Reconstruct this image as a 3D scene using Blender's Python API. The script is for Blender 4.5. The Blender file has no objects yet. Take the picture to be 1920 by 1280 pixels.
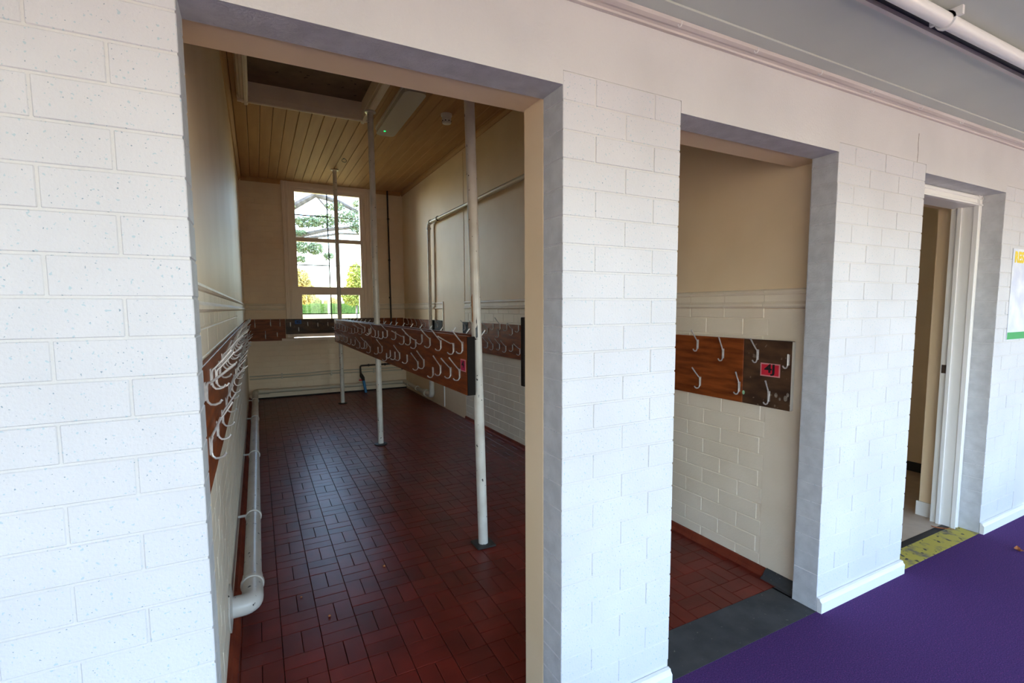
import bpy, math, random
from mathutils import Vector, Matrix
random.seed(7)
sc = bpy.context.scene
col = sc.collection
PI = math.pi

# ------------------------------------------------------------------ camera
cd = bpy.data.cameras.new('camera'); cam = bpy.data.objects.new('camera', cd); col.objects.link(cam)
CAM = Vector((.3076, -1.186, 1.3204))
yaw, pitch, roll = .4789, -.0864, -.0054
fw = Vector((math.sin(yaw)*math.cos(pitch), math.cos(yaw)*math.cos(pitch), math.sin(pitch)))
rt = Vector((math.cos(yaw), -math.sin(yaw), 0)); up = rt.cross(fw)
r2 = rt*math.cos(roll)+up*math.sin(roll); u2 = -rt*math.sin(roll)+up*math.cos(roll)
m3 = Matrix((r2, u2, -fw)).transposed()
cam.matrix_world = Matrix.Translation(CAM) @ m3.to_4x4()
cd.sensor_width = 36; cd.lens = 917.85/1920*36; cd.shift_y = 16.9/1920
cd.clip_start = .02; cd.clip_end = 1000
sc.camera = cam

# ------------------------------------------------------------------ light
vs = sc.view_settings
vs.view_transform = 'Standard'; vs.look = 'None'; vs.gamma = 1; vs.use_curve_mapping = False
vs.exposure = 1.47
w = bpy.data.worlds.new('sky'); sc.world = w; w.use_nodes = True
nt = w.node_tree; nt.nodes.clear()
o_ = nt.nodes.new('ShaderNodeOutputWorld'); bg = nt.nodes.new('ShaderNodeBackground'); sk = nt.nodes.new('ShaderNodeTexSky')
sk.sky_type = 'NISHITA'; sk.sun_disc = False; sk.sun_elevation = math.radians(28); sk.sun_rotation = math.radians(-75)
sk.air_density = 1.0; sk.dust_density = 1.5; sk.ozone_density = 1.6
nt.links.new(sk.outputs[0], bg.inputs[0]); bg.inputs[1].default_value = .85
nt.links.new(bg.outputs[0], o_.inputs[0])
sl = bpy.data.lights.new('sun', 'SUN'); sl.energy = 10.0; sl.angle = .009; sl.color = (1, .9, .74)
so = bpy.data.objects.new('sun', sl); col.objects.link(so)
so.rotation_euler = Vector((.86, -.22, -.46)).to_track_quat('-Z', 'Y').to_euler()
def portal(name, loc, sx, sz, face):
    l = bpy.data.lights.new(name, 'AREA'); l.shape = 'RECTANGLE'; l.size = sx; l.size_y = sz
    l.cycles.is_portal = True
    o = bpy.data.objects.new(name, l); col.objects.link(o); o.location = loc
    o.rotation_euler = Vector(face).to_track_quat('-Z', 'Z').to_euler()
portal('hall_window_portal', (2.5, -3.49, 1.25), 11.3, 1.7, (0, 1, 0))
portal('cloakroom_window_portal', (1.33, 7.12, 2.0), 1.3, 2.4, (0, -1, 0))

# ------------------------------------------------------------------ helpers
def lin(c):
    return tuple(((v/255)/12.92 if v/255 <= .04045 else ((v/255+.055)/1.055)**2.4) for v in c)+(1,)
class MB:
    def __init__(s): s.v = []; s.f = []
    def add(s, vs, fs):
        k = len(s.v); s.v += [tuple(p) for p in vs]; s.f += [tuple(i+k for i in f) for f in fs]; return s
    def box(s, x0, x1, y0, y1, z0, z1):
        return s.add([(x0,y0,z0),(x1,y0,z0),(x1,y1,z0),(x0,y1,z0),(x0,y0,z1),(x1,y0,z1),(x1,y1,z1),(x0,y1,z1)],
            [(0,3,2,1),(4,5,6,7),(0,1,5,4),(1,2,6,5),(2,3,7,6),(3,0,4,7)])
    def cbox(s, x0, x1, y0, y1, z0, z1, c):
        X=(x0,x1);Y=(y0,y1);Z=(z0,z1);vs=[];ix={}
        for i in (0,1):
            for j in (0,1):
                for k in (0,1):
                    si,sj,sk_=(1-2*i,1-2*j,1-2*k)
                    for a in range(3):
                        p=[X[i]+si*c,Y[j]+sj*c,Z[k]+sk_*c]; p[a]=(X[i],Y[j],Z[k])[a]
                        ix[i,j,k,a]=len(vs); vs.append(p)
        fs=[]
        q=[(0,0),(1,0),(1,1),(0,1)]
        for a in range(3):
            o=[b for b in range(3) if b!=a]
            for e in (0,1):
                f=[]
                for u,v in q:
                    t=[0,0,0]; t[a]=e; t[o[0]]=u; t[o[1]]=v; f.append(ix[t[0],t[1],t[2],a])
                fs.append(f)
        for a in range(3):
            o=[b for b in range(3) if b!=a]
            for u,v in q:
                t0=[0,0,0];t0[o[0]]=u;t0[o[1]]=v;t1=list(t0);t1[a]=1
                fs.append([ix[(*t0,o[0])],ix[(*t1,o[0])],ix[(*t1,o[1])],ix[(*t0,o[1])]])
        for i in (0,1):
            for j in (0,1):
                for k in (0,1): fs.append([ix[i,j,k,0],ix[i,j,k,1],ix[i,j,k,2]])
        return s.add(vs,fs)
    def tube(s, path, r, n=10, caps=True):
        P=[Vector(p) for p in path]; R=r if isinstance(r,(list,tuple)) else [r]*len(P)
        vs=[];fs=[];prev=None
        for i,p in enumerate(P):
            t=(P[min(i+1,len(P)-1)]-P[max(i-1,0)]).normalized()
            if prev is None:
                a=Vector((0,0,1)) if abs(t.z)<.9 else Vector((1,0,0))
                u=t.cross(a).normalized()
            else: u=(prev-t*prev.dot(t)).normalized()
            prev=u; v=t.cross(u)
            for k in range(n):
                an=2*PI*k/n; vs.append(p+(u*math.cos(an)+v*math.sin(an))*R[i])
        for i in range(len(P)-1):
            for k in range(n): fs.append((i*n+k,i*n+(k+1)%n,(i+1)*n+(k+1)%n,(i+1)*n+k))
        if caps: fs+= [tuple(range(n-1,-1,-1)), tuple(range((len(P)-1)*n,len(P)*n))]
        return s.add(vs,fs)
    def prism(s, prof, fn, t0, t1):
        n=len(prof); vs=[fn(a,b,t0) for a,b in prof]+[fn(a,b,t1) for a,b in prof]
        fs=[(i,(i+1)%n,n+(i+1)%n,n+i) for i in range(n)]+[tuple(range(n-1,-1,-1)),tuple(range(n,2*n))]
        return s.add(vs,fs)
    def lathe(s, prof, c, n=20):
        vs=[];fs=[]
        for r,z in prof:
            for k in range(n): vs.append((c[0]+r*math.cos(2*PI*k/n),c[1]+r*math.sin(2*PI*k/n),c[2]+z))
        for i in range(len(prof)-1):
            for k in range(n): fs.append((i*n+k,i*n+(k+1)%n,(i+1)*n+(k+1)%n,(i+1)*n+k))
        fs+= [tuple(range(n-1,-1,-1)), tuple(range((len(prof)-1)*n,len(prof)*n))]
        return s.add(vs,fs)
    def mesh(s, name, mat, smooth=False, off=(0,0,0)):
        me=bpy.data.meshes.new(name); o=Vector(off)
        me.from_pydata([tuple(Vector(p)-o) for p in s.v],[],s.f)
        import bmesh
        b=bmesh.new(); b.from_mesh(me); bmesh.ops.recalc_face_normals(b,faces=b.faces); b.to_mesh(me); b.free()
        if mat: me.materials.append(mat)
        if smooth:
            me.shade_smooth() if hasattr(me,'shade_smooth') else None
            try: me.set_sharp_from_angle(angle=math.radians(40))
            except Exception: pass
        return me
WL={}
def wl(o): return WL.get(o.name, Vector((0,0,0)))
def build(mb, name, mat, parent=None, smooth=False, origin=None):
    if origin is None:
        if parent is not None: origin=wl(parent)
        else: origin=(0,0,0)
    if origin=='base':
        xs=[p[0] for p in mb.v];ys=[p[1] for p in mb.v];zs=[p[2] for p in mb.v]
        origin=((min(xs)+max(xs))/2,(min(ys)+max(ys))/2,min(zs))
    o=bpy.data.objects.new(name, mb.mesh(name,mat,smooth,origin)); col.objects.link(o)
    WL[o.name]=Vector(origin)
    if parent is not None: o.parent=parent; o.location=Vector(origin)-wl(parent)
    else: o.location=origin
    return o
def place(me, name, parent, loc, rz=0):
    o=bpy.data.objects.new(name, me); col.objects.link(o); o.parent=parent
    o.location=Vector(loc)-wl(parent); o.rotation_euler=(0,0,rz); WL[o.name]=Vector(loc); return o
def thing(name, label, cat, loc, group=None):
    o=bpy.data.objects.new(name,None); col.objects.link(o); o.location=loc; o.empty_display_size=.1
    WL[o.name]=Vector(loc); tag(o,label,cat,group); return o
def tag(o, label, cat, group=None):
    o['label']=label; o['category']=cat
    if group: o['group']=group
    return o
def struct(o, label=None):
    o['kind']='structure'
    if label: o['label']=label
    return o
def arc_path(pts, rad, n=6):
    """polyline with rounded corners"""
    P=[Vector(p) for p in pts]; out=[P[0]]
    for i in range(1,len(P)-1):
        a=(P[i-1]-P[i]).normalized(); b=(P[i+1]-P[i]).normalized()
        d=min(rad,(P[i-1]-P[i]).length*.49,(P[i+1]-P[i]).length*.49)
        s=P[i]+a*d; e=P[i]+b*d
        for k in range(n+1):
            t=k/n; out.append(s*(1-t)**2+P[i]*2*t*(1-t)+e*t*t)
    out.append(P[-1]); return out

# ------------------------------------------------------------------ materials
def material(name, c1, c2=None, rough=.5, scale=8, detail=4, lo=.35, hi=.65, bump=0, bscale=80, metal=0, coat=0,
             rand=0, specks=None, stretch=None, spec=.5, stain=None):
    m=bpy.data.materials.new(name); m.use_nodes=True; n=m.node_tree.nodes; l=m.node_tree.links
    b=n['Principled BSDF']; b.inputs['Roughness'].default_value=rough; b.inputs['Metallic'].default_value=metal
    b.inputs['Specular IOR Level'].default_value=spec
    if coat: b.inputs['Coat Weight'].default_value=coat; b.inputs['Coat Roughness'].default_value=.12
    tc=n.new('ShaderNodeNewGeometry').outputs['Position']
    if stretch:
        mp=n.new('ShaderNodeMapping'); mp.inputs['Scale'].default_value=stretch; l.new(tc,mp.inputs[0]); tcs=mp.outputs[0]
    else: tcs=tc
    base=None
    if c2:
        no=n.new('ShaderNodeTexNoise'); no.inputs['Scale'].default_value=scale; no.inputs['Detail'].default_value=detail
        l.new(tcs,no.inputs['Vector'])
        cr=n.new('ShaderNodeValToRGB'); cr.color_ramp.elements[0].position=lo; cr.color_ramp.elements[1].position=hi
        cr.color_ramp.elements[0].color=lin(c1); cr.color_ramp.elements[1].color=lin(c2)
        l.new(no.outputs[0],cr.inputs[0]); base=cr.outputs[0]
    def mixin(fac, colr, base):
        mx=n.new('ShaderNodeMix'); mx.data_type='RGBA'; l.new(fac,mx.inputs[0])
        if base is None: mx.inputs[6].default_value=lin(c1)
        else: l.new(base,mx.inputs[6])
        mx.inputs[7].default_value=lin(colr); return mx.outputs[2]
    for sp in (specks or []):
        sc_,th,colr=sp
        no=n.new('ShaderNodeTexNoise'); no.inputs['Scale'].default_value=sc_; no.inputs['Detail'].default_value=1; l.new(tc,no.inputs['Vector'])
        mr=n.new('ShaderNodeMapRange'); mr.inputs[1].default_value=th; mr.inputs[2].default_value=th+.03; l.new(no.outputs[0],mr.inputs[0])
        base=mixin(mr.outputs[0],colr,base)
    if rand:
        oi=n.new('ShaderNodeObjectInfo'); hs=n.new('ShaderNodeHueSaturation')
        mr=n.new('ShaderNodeMapRange'); mr.inputs[3].default_value=1-rand; mr.inputs[4].default_value=1+rand
        l.new(oi.outputs['Random'],mr.inputs[0]); l.new(mr.outputs[0],hs.inputs['Value'])
        if base is None: hs.inputs['Color'].default_value=lin(c1)
        else: l.new(base,hs.inputs['Color'])
        base=hs.outputs[0]
    if base is None: b.inputs['Base Color'].default_value=lin(c1)
    else: l.new(base,b.inputs['Base Color'])
    if bump:
        no=n.new('ShaderNodeTexNoise'); no.inputs['Scale'].default_value=bscale; no.inputs['Detail'].default_value=3; l.new(tcs,no.inputs['Vector'])
        bp=n.new('ShaderNodeBump'); bp.inputs['Strength'].default_value=bump; bp.inputs['Distance'].default_value=.004
        l.new(no.outputs[0],bp.inputs['Height']); l.new(bp.outputs[0],b.inputs['Normal'])
    return m
def brick_bump(m, axis, c=.0786, L=.229):
    """joint relief for painted brick too far off to build brick by brick; axis = wall's horizontal axis"""
    n=m.node_tree.nodes; l=m.node_tree.links; b=n['Principled BSDF']
    g=n.new('ShaderNodeNewGeometry'); sx=n.new('ShaderNodeSeparateXYZ'); l.new(g.outputs['Position'],sx.inputs[0])
    cx=n.new('ShaderNodeCombineXYZ'); l.new(sx.outputs[axis],cx.inputs[0]); l.new(sx.outputs[2],cx.inputs[1])
    bt=n.new('ShaderNodeTexBrick'); l.new(cx.outputs[0],bt.inputs[0]); bt.inputs['Scale'].default_value=1
    bt.inputs['Brick Width'].default_value=L; bt.inputs['Row Height'].default_value=c; bt.inputs['Mortar Size'].default_value=.004
    bt.inputs['Mortar Smooth'].default_value=.6
    bp=n.new('ShaderNodeBump'); bp.invert=True; bp.inputs['Strength'].default_value=.5; bp.inputs['Distance'].default_value=.004
    l.new(bt.outputs['Fac'],bp.inputs['Height']); l.new(bp.outputs[0],b.inputs['Normal']); return m
M={}
M['white']=material('white_masonry_paint',(213,211,213),(205,203,205),rough=.55,scale=3,bump=.35,bscale=150,
    specks=[(120,.675,(180,196,202)),(170,.715,(140,156,168))])
M['plaster_w']=material('white_plaster',(213,210,208),(205,202,200),rough=.55,scale=3,bump=.4,bscale=120)
M['residue']=material('paper_residue',(150,138,126),(96,80,68),rough=.8,scale=60)
M['reveal']=material('pale_grey_reveal',(204,205,207),(190,191,193),rough=.6,scale=20,bump=.5,bscale=130)  # opening sides and soffits coloured greyer than the wall front
M['cream']=material('cream_gloss_paint',(240,216,182),(233,207,170),rough=.52,scale=2,bump=.12,bscale=45,spec=.28)
M['cream_brick']=material('cream_brick_paint',(240,226,205),(233,218,195),rough=.5,scale=4,bump=.25,bscale=120,spec=.3)
M['cream_far']=brick_bump(material('cream_brick_paint_far',(243,221,190),(236,211,178),rough=.45,scale=2.5),0)
M['ceil']=material('pinkish_cream_board_paint',(192,148,100),(182,138,92),rough=.6,scale=3,stretch=(6,.6,1),spec=.15)
M['lining']=material('pale_lining_paint',(244,228,208),(238,220,198),rough=.6,scale=4)
M['groove']=material('dark_board_gap',(58,42,28),rough=.9)
M['hall_ceil']=material('pale_grey_ceiling_paint',(206,210,200),(198,202,193),rough=.6,scale=2)
M['trim']=material('white_gloss_trim',(236,234,230),rough=.35)
M['wtrim']=material('warm_white_window_paint',(246,228,208),rough=.45,spec=.3)
M['cornice']=material('off_white_cornice_paint',(222,212,203),(206,195,186),rough=.5,scale=6,stretch=(.3,4,4))
M['tile']=material('red_quarry_tile',(120,38,26),(92,29,19),rough=.33,scale=5,lo=.3,hi=.7,rand=.17,bump=.08,bscale=30,spec=.3)
M['grout']=material('dark_grout',(44,34,30),rough=.9)
M['coving']=material('orange_red_skirting_tile',(138,62,38),(112,46,30),rough=.65,scale=6,rand=.12,spec=.2)
M['carpet']=material('purple_carpet',(92,62,116),(66,42,90),rough=1,scale=260,detail=2,bump=.6,bscale=500,specks=[(180,.66,(120,60,120))],spec=.1)
M['slab']=material('charcoal_threshold_slab',(70,70,70),(50,52,54),rough=.7,scale=9,bump=.2,bscale=60,specks=[(60,.72,(110,108,100))])
M['yellow_slab']=material('worn_yellow_threshold_paint',(186,170,72),(120,112,92),rough=.75,scale=14,lo=.5,hi=.66,bump=.3,bscale=90,specks=[(30,.63,(70,68,60))])
M['vinyl']=material('pale_vinyl',(196,178,158),(184,165,145),rough=.4,scale=10)
M['black']=material('black_paint',(34,32,32),rough=.6)
M['wood']=material('varnished_red_brown_wood',(150,76,32),(112,52,20),rough=.42,scale=5,stretch=(1.2,1.2,9),bump=.05,spec=.15)
M['wood_b']=material('varnished_mid_brown_wood',(150,86,50),(112,60,34),rough=.42,scale=5,stretch=(1.2,1.2,9),spec=.15)
M['wood_d']=material('dark_stained_worn_wood',(92,64,44),(60,40,28),rough=.45,scale=7,stretch=(1,1,3),specks=[(38,.7,(120,100,84))],spec=.3)
M['wood_e']=material('black_end_wood',(30,22,18),(22,16,13),rough=.6,scale=6,spec=.12)
M['alu']=material('cast_aluminium',(206,199,195),(178,171,167),rough=.35,scale=60,metal=.35)
M['post']=material('cream_white_post_paint',(222,216,206),(206,198,186),rough=.3,scale=9,specks=[(48,.72,(70,64,58))])
M['pipe']=material('white_pipe_paint',(214,206,196),(196,186,174),rough=.35,scale=6,specks=[(42,.7,(52,44,40))])
M['pipe_c']=material('cream_pipe_paint',(206,194,172),rough=.4)
M['pipe_d']=material('dark_brown_pipe',(58,42,32),rough=.5)
M['blue']=material('blue_plastic_pipe',(38,120,176),rough=.4)
M['blue_tag']=material('blue_card',(30,78,150),rough=.5)
M['red_tag']=material('crimson_card',(214,34,58),rough=.45)
M['pink']=material('pink_card_edge',(224,150,150),rough=.5)
M['magenta']=material('magenta_card',(196,24,84),rough=.5)
M['ink']=material('black_ink',(20,18,20),rough=.6)
M['plate']=material('dark_base_plate',(48,44,40),(36,32,30),rough=.5,scale=30)
M['hatch']=material('brown_fibreboard',(128,110,90),(112,94,76),rough=.8,scale=6,specks=[(16,.7,(70,56,44))])
M['plastic']=material('white_plastic',(226,222,214),rough=.4)
M['lens']=material('frosted_diffuser',(196,190,180),rough=.3)
M['poster']=material('white_poster_paper',(232,234,238),(208,212,230),rough=.5,scale=9)
M['poster_g']=material('green_poster_print',(52,160,84),rough=.5)
M['poster_y']=material('yellow_poster_print',(238,206,26),rough=.5)
M['leaf']=material('dry_orange_leaf',(186,116,66),(150,84,44),rough=.8,scale=90)
M['grass']=material('sunlit_lawn',(138,130,84),(146,136,92),rough=1,scale=.6,spec=.1)
M['yard']=material('pale_paving',(170,150,124),(158,138,114),rough=.9,scale=2)
M['hedge']=material('hedge_leaves',(70,98,44),(104,128,58),rough=.8,scale=3,spec=.2)
M['fol_y']=material('yellow_autumn_leaves',(222,186,110),(190,176,104),rough=.8,scale=2,spec=.2)
M['fol_g']=material('grey_green_leaves',(112,126,92),(136,146,108),rough=.8,scale=2,spec=.2)
M['fol_lg']=material('light_green_leaves',(150,162,76),(176,170,84),rough=.8,scale=2,spec=.2)
M['bark']=material('grey_bark',(120,112,108),(92,84,80),rough=.9,scale=6)
led=bpy.data.materials.new('green_led'); led.use_nodes=True; lb=led.node_tree.nodes['Principled BSDF']
lb.inputs['Base Color'].default_value=(0,.3,.05,1); lb.inputs['Emission Color'].default_value=(.0,1,.12,1); lb.inputs['Emission Strength'].default_value=1.6
gl=bpy.data.materials.new('window_glass'); gl.use_nodes=True; gn=gl.node_tree.nodes; gn.clear(); gk=gl.node_tree.links
go=gn.new('ShaderNodeOutputMaterial'); gt=gn.new('ShaderNodeBsdfTransparent'); gg=gn.new('ShaderNodeBsdfGlossy'); gm=gn.new('ShaderNodeMixShader'); gf=gn.new('ShaderNodeFresnel')
gt.inputs[0].default_value=(.95,.97,.96,1); gg.inputs['Roughness'].default_value=.02; gf.inputs[0].default_value=1.45
gk.new(gf.outputs[0],gm.inputs[0]); gk.new(gt.outputs[0],gm.inputs[1]); gk.new(gg.outputs[0],gm.inputs[2]); gk.new(gm.outputs[0],go.inputs[0])

# ------------------------------------------------------------------ key dimensions
O1L,O1R,O2L,O2R,O3L,O3R=.1944,1.0874,1.5357,2.4032,3.096,3.979
ZT=1.936; XL,XR,YB,ZC=.154,2.4835,6.858,3.19
RH,RZ=.0786,.009
DG,DI=.109,.223
def zcorn(x): return 2.158+.0078*(x-1.09)

# ------------------------------------------------------------------ front wall
fwall=MB()
g=.0022
xl=O1L-3*.225
fwall.box(-3.2,xl,0,DG,0,2.4)                       # plain run beyond the frame
fwall.box(xl,O1L-g,g,DG,0,RZ+27*RH)                 # brick backing, left of first opening
fwall.box(xl,O1L,.001,DG,RZ+27*RH,2.4)
fwall.box(O1R+g,O2L-g,g,DG,0,RZ+25*RH)
fwall.box(O2R+g,O3L-g,g,DG,0,RZ+25*RH)
xr=O3R+2*.225
fwall.box(O3R+g,xr,g,DG,0,RZ+25*RH)
fwall.box(xr,8.2,0,DG,0,2.4)
fwall.box(O1L,O1R,0,DG,ZT,2.4); fwall.box(O2L,O2R,0,DG,ZT,2.4); fwall.box(O3L,O3R,0,DG,ZT,2.4)
for a,b in ((O1R,O2L),(O2R,O3L),(O3R,xr)): fwall.box(a,b,.0,DG,RZ+25*RH,2.4)
wall_front=struct(build(fwall,'wall_front',M['plaster_w']))
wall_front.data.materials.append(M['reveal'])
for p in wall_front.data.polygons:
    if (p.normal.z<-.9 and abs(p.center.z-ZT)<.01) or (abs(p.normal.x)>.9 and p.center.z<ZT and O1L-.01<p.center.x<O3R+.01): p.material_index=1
brick_cache={}
def brick_mesh(sx,sy,sz,mat,c=.0018,side=0):
    k=(round(sx,4),round(sy,4),round(sz,4),mat.name,side)
    if k not in brick_cache:
        brick_cache[k]=MB().cbox(-sx/2,sx/2,-sy/2,sy/2,-sz/2,sz/2,c).mesh('brick',mat)
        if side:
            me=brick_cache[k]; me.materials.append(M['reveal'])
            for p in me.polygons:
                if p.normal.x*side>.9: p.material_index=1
    return brick_cache[k]
J=.0045
def brick_section(x0,x1,nb,rows,ends=(True,True)):
    p=(x1-x0)/nb
    for k in rows:
        b=[x0+p*i for i in range(nb+1)] if k%2 else [x0]+[x0+p*(i+.5) for i in range(nb)]+[x1]
        for i in range(len(b)-1):
            a=b[i]+(J/2 if i else 0); e=b[i+1]-(J/2 if i<len(b)-2 else 0)
            jy=random.uniform(-.0007,.0007)
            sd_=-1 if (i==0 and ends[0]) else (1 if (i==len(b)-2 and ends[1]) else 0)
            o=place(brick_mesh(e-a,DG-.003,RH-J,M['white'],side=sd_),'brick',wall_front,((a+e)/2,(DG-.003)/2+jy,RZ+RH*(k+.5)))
            o.rotation_euler=(random.uniform(-.002,.002),0,random.uniform(-.002,.002))
brick_section(xl,O1L,3,range(1,27),(False,True))
brick_section(O1R,O2L,2,range(1,25))
brick_section(O2R,O3L,3,range(1,25))
brick_section(O3R,xr,2,range(1,25),(True,False))

for p in ([(3.012,2.10),(3.010,2.06),(3.014,2.02),(3.011,1.975)],):
    build(MB().tube([(x,-.0002,z) for x,z in p],.0011,5),'crack',M['residue'],wall_front)
# inner leaf of the same wall (cream plaster, room side)
il=MB()
il.box(-1,XL,DG,DI,0,3.4); il.box(O1R,O2L,DG,DI,0,1.945); il.box(XL,XR,DG,DI+.01,1.942,3.4)
wi=struct(build(il,'wall_front_inner',M['cream']))
# hall skirting boards with moulded top
def skirt(x0,x1,name='baseboard_front'):
    prof=[(0,0),(-.02,0),(-.02,.046),(-.013,.054),(-.011,.062),(0,.064)]
    return struct(build(MB().prism(prof,lambda a,b,t:(t,a,b),x0,x1),name,M['trim']))
skirt(O2R+.004,O3L); skirt(O3R,8.2); skirt(O1R,O2L); skirt(-3.2,O1L)
# cornice between hall ceiling and front wall, with cup hooks
cor=[(0,2.158),(-.012,2.158),(-.014,2.163),(-.022,2.166),(-.03,2.165),(-.042,2.169),(-.047,2.176),(-.047,2.2),(0,2.2)]
def tilt(x,y,z): return (x,y,z+.0078*(x-1.09))
trim1=struct(build(MB().prism(cor,lambda a,b,t:tilt(t,a,b),-3.2,8.2),'trim_1',M['cornice']))
hm=MB(); hm.tube([(0,0,.012),(0,0,0),(0,-.004,-.006),(0,-.011,-.007),(0,-.015,-.001),(0,-.014,.006)],.0015,6)
hme=hm.mesh('cup_hook',M['trim'],True)
for x in (1.12,1.475,1.824,2.18,2.524,2.91,3.296,3.653,4.02):
    place(hme,'cup_hook',trim1,tilt(x,-.038,2.164))
# hall ceiling
ce=MB(); ce.add([tilt(-3.2,0,2.183),tilt(8.2,0,2.183),tilt(8.2,-3.5,2.183),tilt(-3.2,-3.5,2.183),tilt(-3.2,0,2.28),tilt(8.2,0,2.28),tilt(8.2,-3.5,2.28),tilt(-3.2,-3.5,2.28)],
    [(0,3,2,1),(4,5,6,7),(0,1,5,4),(1,2,6,5),(2,3,7,6),(3,0,4,7)])
hall_ceiling=struct(build(ce,'ceiling',M['hall_ceil']))
def xbar(mb,y0,y1,z0,z1,x0=-3.2,x1=8.2):
    return mb.add([tilt(x0,y0,z0),tilt(x1,y0,z0),tilt(x1,y1,z0),tilt(x0,y1,z0),tilt(x0,y0,z1),tilt(x1,y0,z1),tilt(x1,y1,z1),tilt(x0,y1,z1)],
    [(0,3,2,1),(4,5,6,7),(0,1,5,4),(1,2,6,5),(2,3,7,6),(3,0,4,7)])
build(xbar(MB(),-.094,-.047,2.177,2.186),'edge_batten',M['hall_ceil'],hall_ceiling)
build(xbar(MB(),-.36,-.347,2.165,2.186),'track_lip',M['cornice'],hall_ceiling)
build(xbar(MB(),-.39,-.36,2.178,2.186),'track_slot',M['black'],hall_ceiling)
# floor of the hall
floor_h=struct(build(MB().box(-3.2,8.2,-3.5,0,-.1,0),'floor',M['carpet']))
floor_t=struct(build(MB().box(XL,XR,.2,YB,-.1,-.006),'floor',M['grout']))
floor_v=struct(build(MB().box(2.9,5.1,.15,3.2,-.1,.002),'floor',M['vinyl']))
th=MB().box(O2L,O2R+.01,0,.205,-.1,.001); th.box(O2R,XR,DG,.205,-.1,.001)
struct(build(th,'threshold',M['slab']),'charcoal stone threshold slab in middle doorway')
struct(build(MB().box(O1L,O1R,0,.205,-.1,.001),'threshold',M['slab']),'charcoal stone threshold slab in wide left doorway')
struct(build(MB().box(O3L,O3R,0,.118,-.1,.001),'threshold',M['yellow_slab']),'worn yellow painted threshold at right doorway')
struct(build(MB().box(O3L,O3R,.118,.155,-.1,.003),'threshold_strip',M['black']),'black rubber threshold strip at right doorway')
# rest of the hall: rear glazed wall and end walls
rw=MB(); rw.box(-3.2,8.2,-3.6,-3.5,-.1,.4); rw.box(-3.2,8.2,-3.6,-3.5,2.1,2.6)
for x in (-3.2,-2.1,-1.2,.1,1.4,2.7,4.0,5.3,6.6,8.1): rw.box(x,x+.1,-3.6,-3.5,.4,2.1)
struct(build(rw,'wall_rear',M['plaster_w']))
struct(build(MB().box(-3.3,-3.2,-3.6,DG,-.1,2.6),'wall_hall_end',M['plaster_w']))
struct(build(MB().box(8.2,8.3,-3.6,DG,-.1,2.6),'wall_hall_end',M['plaster_w']))

# ------------------------------------------------------------------ cloakroom shell
wall_left=struct(build(MB().box(XL-.25,XL,DI,YB+.3,-.1,3.4),'wall_left',M['cream']))
wr=MB(); wr.box(XR,XR+.25,DG,YB+.3,-.1,3.4)
wall_right=struct(build(wr,'wall_right',M['cream']))
# back wall with window opening
WX0,WX1,WZ0,WZ1=.79,1.885,.885,3.14
wb=MB(); wb.box(XL,WX0,YB,YB+.3,-.1,3.4); wb.box(WX1,XR,YB,YB+.3,-.1,3.4); wb.box(WX0,WX1,YB,YB+.3,-.1,WZ0-.02); wb.box(WX0,WX1,YB,YB+.3,WZ1,3.4)
wall_back=struct(build(wb,'wall_back',M['cream_far']))
# brick face of right and left wall below the dado, brick by brick where it can be read
CR=.0837
def side_bricks(parent,x,sgn,y0,y1,rows,off,L=.2265,z0=.008,skip=None):
    t=.012
    for k in rows:
        s=off+(L/2 if k%2 else 0)
        i0=math.floor((y0-s)/L)
        y=s+i0*L
        while y<y1-.03:
            a=max(y,y0)+J/2; e=min(y+L,y1)-J/2
            if e-a>.04 and not (skip and skip(k,(a+e)/2)):
                me=brick_mesh(t,e-a,CR-J,M['cream_brick'],.0025)
                place(me,'brick',parent,(x+sgn*(.0034-t/2)+random.uniform(-.0004,.0004),(a+e)/2,z0+CR*(k+.5)))
            y+=L
side_bricks(wall_right,XR,-1,.33,4.2,range(0,16),.468)
side_bricks(wall_left,XL,1,DI+.02,3.6,range(0,16),.30)
struct(build(MB().box(XR-.0003,XR+.01,.33,4.2,0,1.31),'wall_right_dado',M['cream_brick']))
struct(build(MB().box(XL-.01,XL+.0003,DI,3.6,0,1.31).box(XL-.01,XL+.003,3.6,YB,0,1.31),'wall_left_dado',M['cream_brick']))
# smooth margins flush with brick faces
struct(build(MB().box(XR-.0036,XR+.01,DG,.33,0,1.31),'wall_right_margin',M['cream_brick']))
struct(build(MB().box(XR-.004,XR+.01,4.2,4.935,0,3.1),'wall_right_infill',M['cream']))
build(MB().box(XR-.016,XR,4.935,4.95,.02,1.41),'corner_bead',M['trim'],wall_right)
# dado moulding in tile-length segments
dprof=[(0,1.312),(.012,1.314),(.019,1.322),(.019,1.333),(.010,1.341),(.006,1.346),(.006,1.376),(.012,1.38),(.016,1.388),(.013,1.397),(0,1.404)]
def dado(name,fn,t0,t1,L=.223):
    par=None; n=max(1,round((t1-t0)/L)); p=(t1-t0)/n
    first=MB().prism(dprof,lambda a,b,t:fn(a,b,t),t0+.0012,t0+p-.0012)
    root=bpy.data.objects.new(name,None); col.objects.link(root); WL[root.name]=Vector((0,0,0)); struct(root)
    me=first.mesh('moulding_tile',M['cream_brick'],False,fn(0,1.31,t0))
    for i in range(n): place(me,'moulding_tile',root,fn(0,1.31,t0+p*i))
dado('trim_2',lambda a,b,t:(XL+a,t,b),DI+.01,YB)
dado('trim_3',lambda a,b,t:(XR-a,t,b),.02+DG,4.195)
dado('trim_4',lambda a,b,t:(XR-a,t,b),4.94,YB)
dado('trim_5',lambda a,b,t:(t,YB-a,b),XL,.69)
dado('trim_6',lambda a,b,t:(t,YB-a,b),1.975,XR)
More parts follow.
